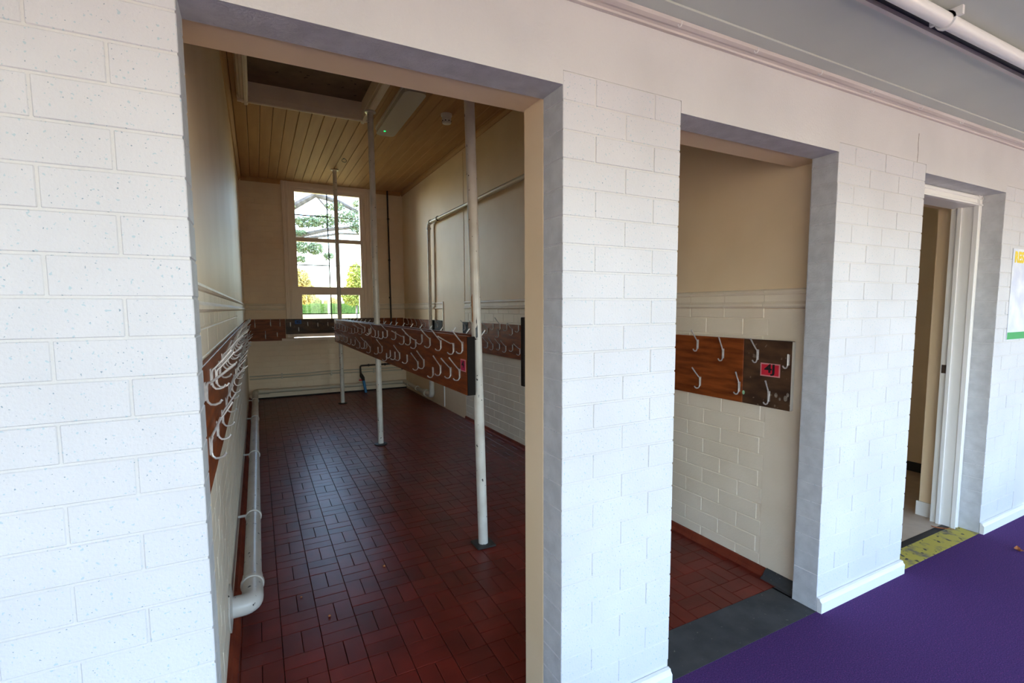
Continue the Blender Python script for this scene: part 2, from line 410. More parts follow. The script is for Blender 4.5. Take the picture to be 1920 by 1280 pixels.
# tiled coving at the foot of the side walls
def coving(name,fn,t0,t1,mat,L=.152):
    n=round((t1-t0)/L); p=(t1-t0)/n
    prof=[(0,0),(.04,0),(.026,.006),(.016,.018),(.012,.04),(0,.042)]
    me=MB().prism(prof,fn,t0+.001,t0+p-.001).mesh('skirting_tile',mat,False,fn(0,0,t0))
    root=bpy.data.objects.new(name,None); col.objects.link(root); WL[root.name]=Vector((0,0,0)); struct(root)
    for i in range(n): place(me,'skirting_tile',root,fn(0,0,t0+p*i))
coving('baseboard_right',lambda a,b,t:(XR-.004-a,t,b-.004),.29,4.2,M['coving'])
coving('baseboard_left',lambda a,b,t:(XL+.004+a,t,b-.004),DI+.02,YB,M['coving'])
struct(build(MB().box(XL,XR,YB-.006,YB,-.004,.02),'baseboard_back',M['grout']))
struct(build(MB().prism([(0,0),(.05,0),(.03,.012),(.012,.035),(0,.04)],lambda a,b,t:(XR-.003-a,t,b),DG+.003,.288),'trim_7',M['slab']),'crumbled dark mortar fillet at foot of right wall')

# ------------------------------------------------------------------ tiled floor, basket weave
TM=.1435; tx0=.339-2*TM; ty0=1.4875-9*TM
big=MB().cbox(-TM+.0006,0,-TM/2+.0006,0,-.012,0,.0012)
def tmesh(sx,sy):
    b=MB(); c=.0012; hx,hy=sx/2-.0011,sy/2-.0011
    b.add([(-hx,-hy,-.012),(hx,-hy,-.012),(hx,hy,-.012),(-hx,hy,-.012),(-hx,-hy,-c),(hx,-hy,-c),(hx,hy,-c),(-hx,hy,-c),
           (-hx+c,-hy+c,0),(hx-c,-hy+c,0),(hx-c,hy-c,0),(-hx+c,hy-c,0)],
          [(4,5,1,0),(5,6,2,1),(6,7,3,2),(7,4,0,3),(8,9,5,4),(9,10,6,5),(10,11,7,6),(11,8,4,7),(8,11,10,9)])
    return b
tiles=[]
for i in range(0,18):
    for j in range(0,48):
        x=tx0+i*TM; y=ty0+j*TM
        split=((i-3)%2==0 and (j-9)%2==0) or ((i-3)%2==1 and (j-9)%2==1)
        for h in (0,1):
            r=(x+h*TM/2,x+(h+1)*TM/2,y,y+TM) if split else (x,x+TM,y+h*TM/2,y+(h+1)*TM/2)
            a,b,c_,d=max(r[0],XL),min(r[1],XR),max(r[2],.206),min(r[3],YB)
            if b-a>.012 and d-c_>.012: tiles.append((a,b,c_,d))
def seen(t):
    x,y=(t[0]+t[1])/2,(t[2]+t[3])/2
    d=Vector((x,y,0))-CAM; z=d.dot(fw)
    u=960+917.85*d.dot(r2)/z; v=656.9-917.85*d.dot(u2)/z
    if not(0<u<1920 and v<1290): return False
    for yy in (0,DI):
        xx=CAM.x+(x-CAM.x)*(yy-CAM.y)/(y-CAM.y)
        if not (O1L<xx<O1R or O2L<xx<O2R): return False
    return True
vis=sorted([t for t in tiles if seen(t)],key=lambda t:(Vector(((t[0]+t[1])/2,(t[2]+t[3])/2,0))-CAM).length)
near=set(vis[:298]); tc={}
rest=MB()
for t in tiles:
    sx,sy=round(t[1]-t[0],4),round(t[3]-t[2],4); cx,cy=(t[0]+t[1])/2,(t[2]+t[3])/2
    dz=random.uniform(-.0008,.0004)
    if t in near:
        if (sx,sy) not in tc: tc[sx,sy]=tmesh(sx,sy).mesh('floor_tile',M['tile'])
        o=place(tc[sx,sy],'floor_tile',floor_t,(cx,cy,dz)); o.rotation_euler=(random.uniform(-.005,.005),random.uniform(-.005,.005),0)
    else:
        b=tmesh(sx,sy); rx,ry=random.uniform(-.005,.005),random.uniform(-.005,.005)
        rest.add([(p[0]+cx,p[1]+cy,p[2]+dz+p[0]*rx+p[1]*ry) for p in b.v],b.f)
rt_=build(rest,'floor_tile_field',M['tile'],floor_t); rt_['kind']='stuff'

# ------------------------------------------------------------------ boarded ceiling with hatch
BP=.1117; bx0=.306-2*BP
RX0,RX1,RY0,RY1=.306,.306+9*BP,1.6,3.85
cb=MB()
cb.box(XL,RX0,DI,YB,ZC+.012,ZC+.1); cb.box(RX1,XR,DI,YB,ZC+.012,ZC+.1); cb.box(RX0,RX1,RY1,YB,ZC+.012,ZC+.1); cb.box(RX0,RX1,DI,RY0,ZC+.012,ZC+.1)
ceil2=struct(build(cb,'ceiling',M['groove']))
bcache={}
def cboard(x0,x1,y0,y1):
    k=(round(x1-x0,4),round(y1-y0,4))
    if k not in bcache:
        hx=(x1-x0)/2-.0016; L=y1-y0; c=.004
        bcache[k]=MB().prism([(-hx,.012),(-hx,c),(-hx+c,0),(hx-c,0),(hx,c),(hx,.012)],lambda a,b,t:(a,t,b),0,L).mesh('ceiling_board',M['ceil'])
    place(bcache[k],'ceiling_board',ceil2,((x0+x1)/2,y0,ZC))
for i in range(22):
    a=max(bx0+i*BP,XL); b=min(bx0+(i+1)*BP,XR)
    if b-a<.02: continue
    if RX0-.01<a and b<RX1+.01: cboard(a,b,DI,RY0); cboard(a,b,RY1,YB)
    else: cboard(a,b,DI,YB)
# small cornices under the boards
def ccor(name,fn,t0,t1):
    prof=[(0,3.135),(.012,3.137),(.02,3.15),(.03,3.165),(.032,3.19),(0,3.19)]
    struct(build(MB().prism(prof,fn,t0,t1),name,M['ceil']))
ccor('trim_8',lambda a,b,t:(XR-a,t,b),DI,YB); ccor('trim_9',lambda a,b,t:(XL+a,t,b),DI,YB)
ccor('trim_10',lambda a,b,t:(t,YB-a,b),XL+.03,.69); ccor('trim_11',lambda a,b,t:(t,YB-a,b),1.975,XR-.03)
hatch=thing('ceiling_hatch','deep square hatch with moulded frame and brown fibreboard panel in boarded ceiling','hatch',(.81,2.72,3.16))
build(MB().box(RX0-.02,RX1+.02,RY0-.02,RY1+.02,3.305,3.33),'panel',M['hatch'],hatch)
for b in ((RX0-.002,RX0+.02,RY0,RY1),(RX1-.02,RX1+.002,RY0,RY1),(RX0+.02,RX1-.02,RY1-.02,RY1+.002),(RX0+.02,RX1-.02,RY0-.002,RY0+.02)):
    build(MB().box(b[0],b[1],b[2],b[3],3.185,3.305),'lining',M['lining'],hatch)
ap=[(-.015,3.19),(-.015,3.14),(-.005,3.132),(.014,3.132),(.019,3.146),(.037,3.148),(.042,3.160),(.058,3.162),(.064,3.176),(.072,3.19)]
build(MB().prism(ap,lambda a,b,t:(RX0-a,t,b),RY0-.07,RY1+.07),'architrave',M['lining'],hatch)
build(MB().prism(ap,lambda a,b,t:(RX1+a,t,b),RY0-.07,RY1+.07),'architrave',M['lining'],hatch)
build(MB().prism(ap,lambda a,b,t:(t,RY1+a,b),RX0-.07,RX1+.07),'architrave',M['lining'],hatch)
build(MB().prism(ap,lambda a,b,t:(t,RY0-a,b),RX0-.07,RX1+.07),'architrave',M['lining'],hatch)

# ------------------------------------------------------------------ window
win=bpy.data.objects.new('window_1',None); col.objects.link(win); win.location=(1.34,YB,.885); WL[win.name]=Vector((1.34,YB,.885)); struct(win)
arc=[(0,0),(0,-.012),(.012,-.02),(.03,-.02),(.036,-.014),(.058,-.016),(.066,-.026),(.088,-.026),(.09,0)]
build(MB().prism(arc,lambda a,b,t:(.79-a,YB+b,t),.9,ZC),'architrave',M['wtrim'],win)
build(MB().prism(arc,lambda a,b,t:(1.885+a,YB+b,t),.9,ZC),'architrave',M['wtrim'],win)
FY0,FY1=YB+.035,YB+.1
build(MB().box(.7,1.975,YB-.012,YB+.02,3.13,ZC),'head_board',M['wtrim'],win)
build(MB().box(.79,.835,YB,FY1+.04,.9,WZ1),'frame_stile',M['wtrim'],win)
build(MB().box(1.845,1.885,YB,FY1+.04,.9,WZ1),'frame_stile',M['wtrim'],win)
build(MB().box(.835,1.845,YB,FY1+.04,3.1,WZ1),'frame_head',M['wtrim'],win)
def sash(x0,x1,z0,z1,sl_,rt2,bt,name,vx,hz):
    s=build(MB().box(x0,x0+sl_,FY0,FY1,z0,z1).box(x1-rt2,x1,FY0,FY1,z0,z1).box(x0+sl_,x1-rt2,FY0,FY1,z0,z0+bt[0]).box(x0+sl_,x1-rt2,FY0,FY1,z1-bt[1],z1),name,M['wtrim'],win)
    a,b,c,d=x0+sl_,x1-rt2,z0+bt[0],z1-bt[1]
    build(MB().box(vx-.007,vx+.007,FY0+.028,FY0+.046,c,d),'glazing_bar',M['wood_e'],s)
    build(MB().box(a,vx-.007,FY0+.028,FY0+.046,hz-.007,hz+.007).box(vx+.007,b,FY0+.028,FY0+.046,hz-.004,hz+.004),'glazing_bar',M['wood_e'],s)
    for (p,q) in ((a,vx-.007),(vx+.007,b)):
        for (e,f) in ((c,hz-.007),(hz+.007,d)):
            build(MB().box(p,q,FY0+.035,FY0+.039,e,f),'pane',gl,s)
sash(.835,1.845,2.35,3.1,.042,.032,(.045,.035),'sash',1.334,2.73)
sash(.835,1.845,1.60,2.35,.045,.03,(.06,.012),'sash',1.338,1.99)
sash(.835,1.845,.9,1.60,.09,.07,(.07,.06),'sash',1.345,1.25)
build(MB().box(.62,2.05,YB-.075,YB+.05,.855,.889),'sill_board',M['wtrim'],win)
so_=build(MB().box(.70,1.97,YB+.14,YB+.40,.84,.885),'outer_sill',M['wtrim'],win)

# ------------------------------------------------------------------ coat racks
def hook_mesh(out,rise,arm=True,r=.0034,curl=.034):
    mb=MB()
    low=[(.006,0,.004),(.005,0,-.03),(.007,0,-.04),(.014,0,-.0475),(.024,0,-.048),(curl,0,-.044),(curl+.006,0,-.036)]
    if arm:
        path=[(out,0,rise),(out*.62,0,rise*.6),(out*.25,0,rise*.24),(.009,0,.012)]+low
        rr=[r*1.15,r,r,r]+[r]*7
    else: path=[(.006,0,.016)]+low; rr=r
    mb.tube(path,rr,7)
    mb.cbox(0,.004,-.0065,.0065,-.036,.014,.001)
    for z in (-.026,.006): mb.lathe([(.0001,0),(.003,0),(.003,.0005)],(.004,0,z),6) if False else None
    return mb.mesh('hook',M['alu'],True)
HK=[hook_mesh(.06,.068),hook_mesh(.05,.072),hook_mesh(.075,.06),hook_mesh(.095,.055),hook_mesh(.04,.075),hook_mesh(.0,.0,False),hook_mesh(.062,.078),hook_mesh(.032,.066)]
def rack(label,loc,boardbox,mat,hooks,rz,cat='coat rack',group='coat racks round the cloakroom',chamfer=.002):
    t=thing('coat_rack',label,cat,loc,group)
    build(MB().cbox(*boardbox,chamfer),'board',mat,t)
    for (p,k,tw) in hooks: place(HK[k],'hook',t,p,rz+tw)
    return t
rng=random.Random(3)
def rk(): return rng.choice((0,0,1,2,4,6,7,0,2))
def tw(): return rng.uniform(-.12,.12)
BZ0,BZ1,BT=.84,1.17,.02
# left wall, three boards end to end
def left_rack(y0,y1,label,mat):
    hs=[]; y=y0+.06
    while y<y1-.03:
        hs.append(((XL+BT,y,1.12+rng.uniform(-.012,.012)),rk(),tw())); y+=.185
    y=y0+.1
    while y<y1-.03:
        hs.append(((XL+BT,y,.945+rng.uniform(-.012,.012)),rk(),tw())); y+=.262
    rack(label,(XL+.01,(y0+y1)/2,BZ0),(XL+.0045,XL+BT,y0,y1,.82,BZ1),mat,hs,0)
left_rack(.28,2.3,'reddish coat rack nearest the camera on left wall, crowded with aluminium hooks',M['wood'])
left_rack(2.304,4.6,'middle brown coat rack on left wall above the white heating pipe',M['wood_b'])
left_rack(4.604,6.83,'far brown coat rack on left wall, running into the window corner',M['wood_b'])
# back wall
bkL=[((x,YB-BT,z),k,tw()) for x,z,k in ((.275,1.105,7),(.479,1.12,7),(.605,1.115,7),(.405,.94,7),(.562,.965,5))]
rack('light brown coat rack on back wall left of the window',(.43,YB-.01,.858),(.178,.676,YB-BT,YB-.0005,.858,1.176),M['wood_b'],bkL,-PI/2)
bkM=[((x,YB-.048,z),k,tw()) for x,z,k in ((.744,1.112,5),(.855,1.035,5),(.983,1.112,5),(1.125,1.1,5),(1.269,1.108,5),(1.384,1.015,5),(1.55,1.11,5),(1.69,1.03,5),(1.83,1.11,5))]
rm=rack('dark brown coat rack across the window foot, with blue class tag',(1.36,YB-.04,.952),(.682,2.05,YB-.048,YB-.028,.952,1.176),M['wood_d'],bkM,-PI/2)
bkR=[((x,YB-BT,z),7,tw()) for x,z in ((2.13,1.11),(2.33,1.11),(2.22,.95))]
rack('red-brown coat rack on back wall right of the window, behind the dark pipe',(2.27,YB-.01,.858),(2.06,2.45,YB-BT,YB-.0005,.858,1.172),M['wood'],bkR,-PI/2)
# right wall
def rr(y0,y1,label,mat,pts):
    hs=[((XR-BT-.005,y,z),k,tw()) for y,z,k in pts]
    return rack(label,(XR-.01,(y0+y1)/2,BZ0),(XR-.005-BT,XR-.0045,y0,y1,BZ0,1.162),mat,hs,PI)
rJ=rr(.193,.442,'short dark stained coat rack board with red 4J tag and scuffed end',M['wood_d'],[(.365,1.1,0),(.209,1.088,5),(.298,.906,7)])
rr(.444,2.3,'orange-brown coat rack on right wall beside the red 4J tag',M['wood'],[(.732,1.128,0),(.564,1.09,4),(.707,.925,0),(.461,.93,7),(.95,1.12,0),(1.15,1.12,1),(1.36,1.12,2),(1.57,1.12,0),(1.78,1.12,6),(2.0,1.12,0),(2.18,1.12,1),(.95,.94,0),(1.2,.94,1),(1.45,.94,2),(1.7,.94,0),(1.95,.94,6),(2.2,.94,0)])
rr(2.304,4.05,'dark red-brown coat rack on right wall seen between the near post and doorway edge',M['wood'],[(3.514,1.102,0),(3.365,1.15,5),(3.205,1.15,6),(3.055,1.15,5),(2.941,1.112,0),(2.816,1.146,5),(3.7,1.11,0),(3.88,1.11,1),(3.509,.95,0),(3.241,1.075,5),(3.377,.94,1),(3.221,.95,0),(3.08,.938,0),(2.938,.958,5),(2.792,.934,2),(3.7,.94,1),(2.62,1.13,0),(2.45,1.13,2),(2.55,.95,0)])
rr(4.054,4.22,'small black coat rack end board beside the plastered-up doorway, nearer side',M['wood_e'],[(4.13,1.115,0)])
rr(4.95,5.385,'black coat rack end board just beyond the plastered-up doorway',M['wood_e'],[(5.1,1.115,0)])
rr(5.389,6.83,'red-brown coat rack in the far right corner behind the white upright pipe',M['wood'],[(6.55,1.11,7),(6.35,1.12,7),(6.1,1.1,7),(5.85,1.1,7),(5.65,1.1,0),(6.45,.95,7),(6.0,.95,7),(5.6,.95,0)])
# rack on the room side of the pier
pk=[((x,DI+.022,z),0,tw()) for x,z in ((1.19,1.2),(1.32,1.2),(1.44,1.2),(1.25,1.1),(1.38,1.1),(1.115,1.16))]
rack('black coat rack on the hidden inner face of the brick pier, seen edge-on',(1.31,DI+.01,1.06),(1.083,1.53,DI+.0005,DI+.022,1.06,1.29),M['wood_e'],pk,PI/2)
# freestanding racks between the posts (both faces)
PX=1.322; PR=.027; FX1=PX-PR-.003; FX0=FX1-.02; GX0=PX+PR+.008; GX1=GX0+.02
def isle(y0,y1,label,front,back,zt=1.176,zb=.862):
    t=thing('coat_rack',label,'coat rack',(PX,(y0+y1)/2,zb),'coat racks round the cloakroom')
    build(MB().cbox(FX0,FX1,y0,y1,zb,zt,.0015),'board',M['wood'],t)
    build(MB().cbox(GX0,GX1,max(y0,1.28),y1,zb,zt,.0015),'board',M['wood'],t)
    if y0<2: build(MB().box(FX0+.003,1.318,y0-.008,y0,zb,zt-.004),'end_cap',M['wood_e'],t)
    for y,z,k in front: place(HK[k],'hook',t,(FX0,y,z),PI+tw())
    for y,z,k in back: place(HK[k],'hook',t,(GX1,y,z),tw())
    return t
nearR=isle(1.19,3.54,'near half of the freestanding coat rack between the two nearer posts, with magenta tag',
  [(3.267,1.11,5),(2.928,1.127,0),(2.649,1.126,5),(2.409,1.104,3),(2.237,1.111,0),(2.101,1.095,2),(1.956,1.135,5),(1.785,1.123,0),(1.58,1.12,6),(1.369,1.115,3),(1.235,1.13,6),(3.4,1.11,1),(3.09,1.11,5),
   (3.135,.983,1),(2.974,.93,5),(2.841,.965,5),(2.684,.965,5),(2.543,.972,1),(2.33,.97,5),(2.06,.95,1),(1.923,.975,1),(1.739,.94,5),(1.594,.97,1),(1.421,.975,0),(1.28,.98,6),(3.3,.96,5)],
  [(y,1.12,6) for y in (1.32,1.55,1.78,2.02,2.25,2.5,2.75,3.0,3.25,3.45)]+[(y,.95,0) for y in (1.4,1.65,1.9,2.15,2.4,2.65,2.9,3.15,3.38)])
isle(3.546,6.12,'far half of the freestanding coat rack, ending before the window',
  [(y,z+.008,k) for (y,z),k in zip(((6.05,1.1),(5.881,1.082),(5.584,1.104),(5.368,1.085),(5.126,1.081),(4.976,1.091),(4.668,1.079),(4.475,1.086),(4.277,1.104),(4.046,1.096),(3.892,1.12),(3.676,1.105),(3.6,1.12)),(5,5,1,5,5,3,3,5,0,3,2,5,5))]+
  [(y,z+.008,k) for (y,z),k in zip(((5.666,.942),(5.269,.956),(5.004,.957),(4.467,.957),(4.191,.942),(3.932,.957),(3.817,.964),(3.65,.935),(4.75,.95)),(1,3,2,5,1,5,0,1,5))],
  [(y,1.12,6) for y in (3.7,3.95,4.2,4.45,4.7,4.95,5.2,5.45,5.7,5.95)]+[(y,.95,0) for y in (3.8,4.05,4.3,4.55,4.8,5.05,5.3,5.55,5.8)])
# tags on the racks
def text_mesh(s,size,mat,bold=0,ext=.0004):
    c=bpy.data.curves.new('t','FONT'); c.body=s; c.size=size; c.offset=bold; c.extrude=ext; c.align_x='CENTER'; c.align_y='CENTER'
    o=bpy.data.objects.new('t',c); col.objects.link(o); dg=bpy.context.evaluated_depsgraph_get()
    me=bpy.data.meshes.new_from_object(o.evaluated_get(dg)); bpy.data.objects.remove(o); me.materials.clear(); me.materials.append(mat); return me
def put_text(me,parent,loc,rot,name='lettering'):
    o=bpy.data.objects.new(name,me); col.objects.link(o); o.parent=parent; o.location=Vector(loc)-wl(parent); o.rotation_euler=rot; return o
def tagcard(parent,x,sgn,y0,y1,z0,z1,edge,face,txt,size):
    a,b=sorted((x,x+sgn*.0015)); e=build(MB().box(a,b,y0,y1,z0,z1),'class_tag',edge,parent)
    a,b=sorted((x+sgn*.0015,x+sgn*.0022)); build(MB().box(a,b,y0+.006,y1-.006,z0+.006,z1-.006),'tag_face',face,e)
    if txt: tx_=put_text(text_mesh(txt,size,M['ink'],.0016),e,(x+sgn*.0028,(y0+y1)/2,(z0+z1)/2+.005),(PI/2,0,PI/2*sgn)); tx_.scale=(1.3,1,1)
    return e
tagcard(rJ,XR-BT-.005,-1,.247,.347,.989,1.052,M['pink'],M['red_tag'],'4J',.056)
build(MB().box(XR-.004-BT,XR-.006,.1905,.1932,.842,1.16),'worn_edge',M['plastic'],rJ)
tagcard(nearR,FX0,-1,1.2,1.272,.985,1.05,M['pink'],M['magenta'],'4',.05)
tg=build(MB().box(.806,.896,YB-.0495,YB-.048,1.101,1.158),'class_tag',M['blue_tag'],rm)
put_text(text_mesh('4S',.056,M['ink'],.0014),tg,(.851,YB-.0502,1.1295),(PI/2,0,0))
# gum blobs and torn sticker residue on the 4J rack
def blob(parent,name,c,r,mat):
    mb=MB(); mb.lathe([(r*.2,.0),(r*.9,.0004),(r,.001),(r*.6,.002),(r*.1,.0024)],(0,0,0),10)
    mb.v=[(c[0]-p[2],c[1]+p[0]*.7,c[2]+p[1]) for p in mb.v]; build(mb,name,mat,parent)
M['gum']=material('pale_green_putty',(150,196,160),rough=.6)
blob(rJ,'putty',(XR-BT-.005,.436,.893),.011,M['gum'])
for y,z,r in ((.262,.905,.012),(.215,.897,.014),(.205,.915,.01),(.243,.89,.008)): blob(rJ,'sticker_residue',(XR-BT-.005,y,z),r,M['residue'])

# ------------------------------------------------------------------ posts
def post(label,bx,by,tx,ty,z1,square):
    t=thing('steel_post',label,'post',(bx,by,0),'posts carrying the freestanding rack')
    build(MB().tube([(bx,by,.004),(tx,ty,z1)],PR,20),'pole',M['post'],t,True)
    if square: build(MB().cbox(bx-.055,bx+.055,by-.055,by+.055,.0005,.012,.003),'base_plate',M['plate'],t)
    else: build(MB().lathe([(.06,.0005),(.062,.005),(.058,.011),(.034,.014)],(bx,by,0),24),'base_plate',M['plate'],t,True)
    build(MB().lathe([(.034,-.014),(.05,-.01),(.05,0)],(tx,ty,z1),20),'top_flange',M['post'],t,True)
post('nearest white steel post on a square black base plate, chipped paint',1.378,1.238,1.305,1.231,ZC,True)
post('middle white steel post on a round base, rising to the ceiling hatch',1.327,3.57,1.317,3.57,3.131,False)
post('farthest slim white post in front of the window',1.323,5.93,1.322,5.93,ZC,False)

# chipped paint on the near post
def chip(parent,bx,by,z0,z1,a0,a1,mat,name,dr=.0005):
    mb=MB(); n=6; vs=[];rg_=random.Random(5)
    for k in range(n+1):
        a=a0+(a1-a0)*k/n
        for z in (z0+rg_.uniform(0,.02),z1-rg_.uniform(0,.02)):
            cx=bx-.073*z/3.19; cy=by-.007*z/3.19
            for r in (PR-.001,PR+dr): vs.append((cx+r*math.cos(a),cy+r*math.sin(a),z))
    fs=[]
    for k in range(n):
        i=k*4; fs+= [(i+1,i+3,i+7,i+5),(i,i+4,i+6,i+2),(i,i+1,i+5,i+4),(i+2,i+6,i+7,i+3)]
    fs+=[(0,2,3,1),(n*4,n*4+1,n*4+3,n*4+2)]
    build(mb.add(vs,fs),name,mat,parent,True)
M['chip']=material('bare_grey_steel',(92,98,104),(60,62,64),rough=.6,scale=60)
M['rust']=material('rust_stain',(150,96,52),(176,132,88),rough=.8,scale=40)
np_=[o for o in bpy.data.objects if o.name=='steel_post'][0]
chip(np_,1.378,1.238,1.15,1.235,-2.15,-1.75,M['chip'],'paint_chip'); chip(np_,1.378,1.238,1.225,1.275,-2.0,-1.85,M['ink'],'paint_chip')
chip(np_,1.378,1.238,1.235,1.40,-2.9,-2.6,M['rust'],'rust_streak'); chip(np_,1.378,1.238,.84,.86,-2.0,-1.85,M['chip'],'paint_chip')
# ------------------------------------------------------------------ pipes
hp=thing('heating_pipe','white heating pipe round the foot of the cloakroom walls and up the right wall','pipe',(1.3,6.7,.0))
HX,HZ,HR=.238,.125,.037
build(MB().tube(arc_path([(XL+.01,1.0,HZ),(HX+.002,1.0,HZ),(HX,1.22,HZ)],.085,8),HR+.004,18),'elbow',M['pipe'],hp,True)
build(MB().tube([(HX,1.16,HZ),(HX,6.70,HZ)],HR,18),'pipe_run',M['pipe'],hp,True)
mb=MB(); mb.lathe([(HR,0),(.09,0),(.092,.006),(HR+.006,.012)],(0,0,0),24); mb.v=[(XL+.004+p[2],1.0+p[0],HZ+p[1]) for p in mb.v]
build(mb,'wall_flange',M['pipe'],hp,True)
mb=MB(); mb.lathe([(HR+.008,-.012),(HR+.01,-.008),(HR+.01,.008),(HR+.004,.012)],(0,0,0),20); mb.v=[(HX+p[0],1.155+p[2],HZ+p[1]) for p in mb.v]
build(mb,'collar',M['pipe'],hp,True)
build(MB().tube(arc_path([(HX,6.62,HZ),(HX,6.775,HZ),(.42,6.775,HZ)],.07,8),HR+.003,16),'elbow',M['pipe_c'],hp,True)
build(MB().tube([(.36,6.775,HZ),(2.41,6.775,HZ-.005)],.03,16),'pipe_run',M['pipe_c'],hp,True)
build(MB().tube(arc_path([(2.3,6.775,HZ-.005),(2.43,6.775,HZ-.005),(2.43,6.65,HZ-.01)],.06,6),.033,14),'elbow',M['pipe_c'],hp,True)
build(MB().tube([(2.43,6.7,HZ-.01),(2.43,5.5,HZ-.02)],.03,16),'pipe_run',M['pipe_c'],hp,True)
build(MB().tube(arc_path([(2.43,5.6,HZ-.02),(2.43,5.34,HZ-.02),(2.43,5.34,.32)],.06,8),.036,14),'elbow',M['post'],hp,True)
build(MB().tube(arc_path([(2.43,5.34,.28),(2.43,5.34,2.475),(2.43,5.0,2.475)],.05,8),.023,16),'riser',M['post'],hp,True)
build(MB().tube([(2.43,5.02,2.475),(2.43,DI+.02,2.45)],.023,16),'pipe_run',M['pipe_c'],hp,True)
for y,z in ((5.3,2.47),(2.6,2.462)): pass
def ring(c,axis,r,wd,name,mat,parent):
    mb=MB(); mb.lathe([(r-.004,-wd),(r+.003,-wd),(r+.003,wd),(r-.004,wd)],(0,0,0),16)
    if axis=='y': mb.v=[(c[0]+p[0],c[1]+p[2],c[2]+p[1]) for p in mb.v]
    elif axis=='x': mb.v=[(c[0]+p[2],c[1]+p[0],c[2]+p[1]) for p in mb.v]
    else: mb.v=[(c[0]+p[0],c[1]+p[1],c[2]+p[2]) for p in mb.v]
    return build(mb,name,mat,parent,True)
for y in (1.95,3.3,4.8,6.0):
    r_=ring((HX,y,HZ),'y',HR+.003,.012,'bracket',M['pipe'],hp)
    build(MB().tube([(XL+.006,y,HZ+.01),(HX-HR,y,HZ+.01)],.008,8),'bracket_arm',M['pipe'],r_,True)
for x in (.85,1.7): ring((x,6.775,HZ),'x',.033,.012,'bracket',M['pipe_c'],hp)
for y,r in ((6.5,.036),(6.05,.036),(5.62,.05),(5.58,.05)): ring((2.43,y,HZ-.014),'y',r,.012,'coupling',M['pipe_c'],hp)
ring((2.43,5.34,1.9),'z',.025,.008,'coupling',M['post'],hp); ring((2.43,4.95,2.475),'y',.028,.008,'bracket',M['plate'],hp)
ring((2.43,5.26,2.475),'y',.029,.01,'coupling',M['post'],hp); ring((2.43,5.34,2.4),'z',.029,.012,'coupling',M['post'],hp)
cp=thing('conduit_pipe','thin pair of cream painted pipes clipped low along the back wall under the window','pipe',(1.3,YB-.015,.3))
build(MB().tube([(XL+.02,YB-.014,.345),(.95,YB-.014,.347),(1.25,YB-.014,.362),(2.42,YB-.014,.352)],.010,8),'upper_pipe',M['pipe_c'],cp,True)
build(MB().tube([(XL+.02,YB-.014,.305),(.95,YB-.014,.308),(1.25,YB-.014,.322),(2.42,YB-.014,.308)],.010,8),'lower_pipe',M['pipe_c'],cp,True)
for x in (.6,1.3,1.95): build(MB().box(x-.01,x+.01,YB-.028,YB-.001,.29,.37),'clip',M['pipe_c'],cp)
build(MB().tube([(2.40,YB-.02,.33),(2.44,YB-.02,.33)],.018,8),'end_cap',M['plate'],cp,True)
dp=thing('water_pipe','dark brown water pipe right of the window, with blue plastic tail at floor','pipe',(1.74,YB-.05,0))
build(MB().tube([(2.236,YB-.04,ZC),(2.246,YB-.04,1.165),(2.248,YB-.06,.45)],.013,10),'riser',M['pipe_d'],dp,True)
build(MB().tube(arc_path([(2.248,YB-.06,.47),(2.248,YB-.06,.425),(1.73,YB-.06,.42),(1.735,YB-.06,.28)],.03,5),.014,10),'branch',M['pipe_d'],dp,True)
for z in (2.75,2.1,1.5): ring((2.24,YB-.04,z),'z',.016,.012,'coupling',M['pipe_d'],dp)
for x in (1.86,2.12): ring((x,YB-.06,.422),'x',.018,.01,'coupling',M['pipe_d'],dp)
build(MB().tube([(1.735,YB-.06,.3),(1.742,YB-.07,.26),(1.755,YB-.11,.23),(1.76,YB-.15,.18)],[.016,.03,.03,.02],12),'stop_tap',M['black'],dp,True)
build(MB().tube([(1.69,YB-.14,.2),(1.75,YB-.135,.2)],.01,8),'tap_handle',M['red_tag'],dp,True)
build(MB().tube([(1.76,YB-.148,.19),(1.775,YB-.16,.08),(1.785,YB-.17,.0)],.021,12),'blue_tail',M['blue'],dp,True)

# ------------------------------------------------------------------ ceiling fittings
fl=thing('batten_light','long frosted batten light with green charge indicator beside the ceiling hatch','light',(1.57,3.5,3.1))
bl=[]
def rbox(mb,x0,x1,y0,y1,z0,z1,r,n=6):
    pts=[]
    for cx,cy,a0 in ((x1-r,y1-r,0),(x0+r,y1-r,PI/2),(x0+r,y0+r,PI),(x1-r,y0+r,1.5*PI)):
        for k in range(n+1): pts.append((cx+r*math.cos(a0+PI/2*k/n),cy+r*math.sin(a0+PI/2*k/n)))
    return mb.prism(pts,lambda a,b,t:(a,b,t),z0,z1)
build(rbox(MB(),1.475,1.675,2.95,4.13,3.165,ZC,.05),'tray',M['plastic'],fl)
build(rbox(MB(),1.48,1.67,2.955,4.125,3.12,3.165,.06),'diffuser',M['lens'],fl)
build(MB().lathe([(.006,-.003),(.009,-.002),(.009,0)],(1.545,3.98,3.12),12),'charge_led',led,fl,True)
sd=thing('smoke_detector','small round white smoke detector on the boarded ceiling','smoke detector',(2.02,3.46,3.09))
build(MB().lathe([(.05,3.165),(.054,3.175),(.054,ZC)],(2.02,3.46,0),24),'base',M['plastic'],sd,True)
build(MB().lathe([(.035,3.148),(.044,3.152),(.046,3.166),(.05,3.166)],(2.02,3.46,0),24),'neck',M['plastic'],sd,True)
build(MB().lathe([(.03,3.098),(.04,3.102),(.044,3.112),(.044,3.146),(.036,3.15)],(2.02,3.46,0),24),'chamber',M['plastic'],sd,True)
